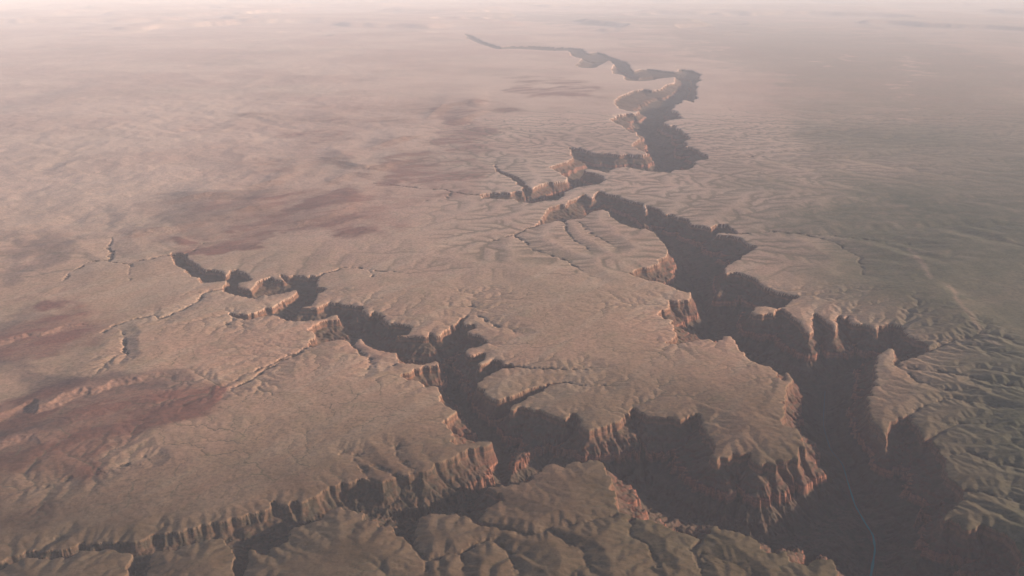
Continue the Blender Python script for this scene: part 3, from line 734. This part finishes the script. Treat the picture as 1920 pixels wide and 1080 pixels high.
rock = t.mix(t.rng(vn, 0.44, 0.66, 0.0, 0.62), rock, (0.075, 0.046, 0.034))
flat = t.rng(sx.outputs['Z'], 0.62, 0.86)
talus_shade = t.mix(t.rng(t.noise(260, 6, 0.65, seed=6), 0.38, 0.62), (0.062, 0.055, 0.034), (0.105, 0.066, 0.045))
rock = t.mix(t.mth('MULTIPLY', flat, 0.7), rock, talus_shade)
rock = t.mix(t.mth('MULTIPLY', t.attr('talus_shade'), t.rng(inc_, 10.0, 36.0, 0.40, 0.94)), rock, t.mix(t.rng(t.noise(180, 6, 0.7, seed=16), 0.40, 0.60), (0.040, 0.034, 0.022), (0.088, 0.052, 0.032)))
pc, ph = plateau_color(t)
rock = t.mix(t.mth('MULTIPLY', t.rng(inc_, 2.0, 14.0, 1.0, 0.0), 0.9), rock, pc)
rock = t.mix(t.mth('MULTIPLY', t.mth('SUBTRACT', 1.0, t.attr('rim_rock')), 0.9), rock, t.mix(0.8, pc, (0.075, 0.055, 0.036)))  # gully rock coloured dark, standing in for the shadow filling the slots
rh = t.mth('MULTIPLY', t.noise(1, 6, 0.65, stretch=(120, 120, 45), seed=5), 38.0)
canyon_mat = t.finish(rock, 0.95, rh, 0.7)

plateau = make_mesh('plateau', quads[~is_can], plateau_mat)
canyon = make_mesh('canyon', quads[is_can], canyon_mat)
def tag(o, label, cat, kind):
    o['label'] = label; o['category'] = cat; o['kind'] = kind
tag(plateau, 'wide tan desert tableland with red earth on the left and scrub on the right', 'plateau', 'structure')
tag(canyon, 'deep branching canyon with orange upper cliffs cut into the tan tableland', 'canyon', 'structure')

# --- river: a ribbon lying in the floor of the main canyon -------------------------------
def spline(pts, n=14):
    P_ = np.array(pts, float); out = []
    for i in range(len(P_) - 1):
        p0, p1, p2, p3 = P_[max(i - 1, 0)], P_[i], P_[i + 1], P_[min(i + 2, len(P_) - 1)]
        for k in range(n):
            u = k / n
            out.append(0.5 * (2 * p1 + (p2 - p0) * u + (2 * p0 - 5 * p1 + 4 * p2 - p3) * u * u + (3 * p1 - p0 - 3 * p2 + p3) * u ** 3))
    out.append(P_[-1]); return np.array(out)
cl = np.stack([rgx, rgy], 1)
fine_ = []
for i in range(len(cl) - 1):
    for k in range(12): fine_.append(cl[i] + (cl[i + 1] - cl[i]) * k / 12)
fine_.append(cl[-1]); fine_ = np.array(fine_)
for _ in range(6): fine_[1:-1] = 0.25 * fine_[:-2] + 0.5 * fine_[1:-1] + 0.25 * fine_[2:]
tan = np.gradient(fine_, axis=0); tan /= np.linalg.norm(tan, axis=1)[:, None]
nor = np.stack([-tan[:, 1], tan[:, 0]], 1)
s_ = np.arange(len(fine_)); wd = (11 + 17 * (s_ / len(s_)) ** 1.5) * (1 + 0.22 * np.sin(s_ * 0.37) + 0.2 * np.sin(s_ * 0.91 + 1))
L_ = fine_ + nor * wd[:, None]; R_ = fine_ - nor * wd[:, None]
vs = [(x, y, -1001.0) for x, y in L_] + [(x, y, -1001.0) for x, y in R_]; n_ = len(fine_)
fs = [(i, i + 1, n_ + i + 1, n_ + i) for i in range(n_ - 1)]
me = bpy.data.meshes.new('river'); me.from_pydata(vs, [], fs); me.update()
river = bpy.data.objects.new('river', me); bpy.context.scene.collection.objects.link(river)
t = NT('river_water')
b = t.n('ShaderNodeBsdfPrincipled'); b.inputs['Base Color'].default_value = (0.010, 0.085, 0.105, 1); b.inputs['Roughness'].default_value = 0.5; b.inputs['Specular IOR Level'].default_value = 0.12
bp = t.n('ShaderNodeBump'); bp.inputs['Distance'].default_value = 0.3; t.l(t.noise(40, 4), bp.inputs['Height']); t.l(bp.outputs['Normal'], b.inputs['Normal'])
geo = t.n('ShaderNodeNewGeometry'); sx = t.n('ShaderNodeSeparateXYZ'); t.l(geo.outputs['Position'], sx.inputs[0])
teal_glint = t.rng(t.mth('ADD', sx.outputs['Y'], t.mth('MULTIPLY', t.noise(900, 3), 900.0)), 17200.0, 18600.0, 1.0, 0.0)  # turquoise glint painted on the nearer reach, dark blue beyond
t.l(t.mix(teal_glint, (0.010, 0.045, 0.075), (0.008, 0.105, 0.125)), b.inputs['Base Color'])
t.l(b.outputs['BSDF'], t.out.inputs['Surface']); me.materials.append(t.m)
tag(river, 'narrow blue green river winding along the dark canyon floor', 'river', 'structure')

# --- haze: one even box of air round the camera and the whole scene ------------------------
HAZE_DENSITY = 4.4e-6
zlo = float(Z.min()) - 2.0
bx, by0, by1, zt = 5.2e6, -2.0e5, 3.0e6, H + 300.0
hv = [(sx_ * bx, y_, z_) for z_ in (zlo, zt) for (sx_, y_) in ((-1, by0), (1, by0), (1, by1), (-1, by1))]
hf = [(3, 2, 1, 0), (4, 5, 6, 7), (0, 1, 5, 4), (1, 2, 6, 5), (2, 3, 7, 6), (3, 0, 4, 7)]
me = bpy.data.meshes.new('haze'); me.from_pydata(hv, [], hf); me.update()
haze = bpy.data.objects.new('haze', me); bpy.context.scene.collection.objects.link(haze)
t = NT('haze_air')
pv = t.n('ShaderNodeVolumePrincipled')
pv.inputs['Color'].default_value = (0.865, 0.90, 1.02, 1); pv.inputs['Absorption Color'].default_value = (1, 1, 1, 1); pv.inputs['Density'].default_value = HAZE_DENSITY
pv.inputs['Anisotropy'].default_value = -0.13
pv.inputs['Density Attribute'].default_value = ""
t.l(pv.outputs['Volume'], t.out.inputs['Volume']); me.materials.append(t.m)
tag(haze, 'pale pinkish haze lying over the whole tableland towards the horizon', 'haze', 'stuff')

# ----------------------------------------------------------------------------
# light, sky, camera
# ----------------------------------------------------------------------------
SUN_EL, SUN_AZ = math.radians(12.0), math.radians(83.0)     # azimuth from the view direction (+Y), positive = right
sd_ = (math.sin(SUN_AZ) * math.cos(SUN_EL), math.cos(SUN_AZ) * math.cos(SUN_EL), math.sin(SUN_EL))
sun = bpy.data.lights.new('sun', 'SUN'); sun.energy = 5.0; sun.angle = math.radians(0.5); sun.color = (1.0, 0.80, 0.66)
so = bpy.data.objects.new('sun', sun); bpy.context.scene.collection.objects.link(so)
from mathutils import Vector
so.rotation_euler = (-Vector(sd_)).to_track_quat('-Z', 'Y').to_euler(); so.location = (0, 0, H + 3000)
world = bpy.data.worlds.new("World"); bpy.context.scene.world = world; world.use_nodes = True
wt = world.node_tree; wt.nodes.clear()
sky = wt.nodes.new('ShaderNodeTexSky'); sky.sky_type = 'NISHITA'; sky.sun_disc = False
sky.sun_elevation = SUN_EL; sky.sun_rotation = SUN_AZ % (2 * math.pi); sky.altitude = 3000; sky.dust_density = 2.0
bg = wt.nodes.new('ShaderNodeBackground'); bg.inputs['Strength'].default_value = 0.065
wo = wt.nodes.new('ShaderNodeOutputWorld'); wt.links.new(sky.outputs[0], bg.inputs[0]); wt.links.new(bg.outputs[0], wo.inputs[0])

cam = bpy.data.cameras.new('camera'); cam.angle = HFOV; cam.sensor_fit = 'HORIZONTAL'; cam.clip_start = 20.0; cam.clip_end = 8.0e6
cob = bpy.data.objects.new('camera', cam); bpy.context.scene.collection.objects.link(cob)
cob.location = (0, 0, H); cob.rotation_euler = (math.pi / 2 - PITCH, 0, 0)
scn = bpy.context.scene; scn.camera = cob
scn.view_settings.view_transform = 'Standard'; scn.view_settings.look = 'None'; scn.view_settings.gamma = 1.0
scn.view_settings.exposure = 1.07
scn.cycles.use_denoising = True; scn.cycles.denoiser = 'OPENIMAGEDENOISE'
scn.cycles.volume_bounces = 1; scn.cycles.max_bounces = 6; scn.cycles.diffuse_bounces = 3
print("done", round(time.time() - T0, 1))
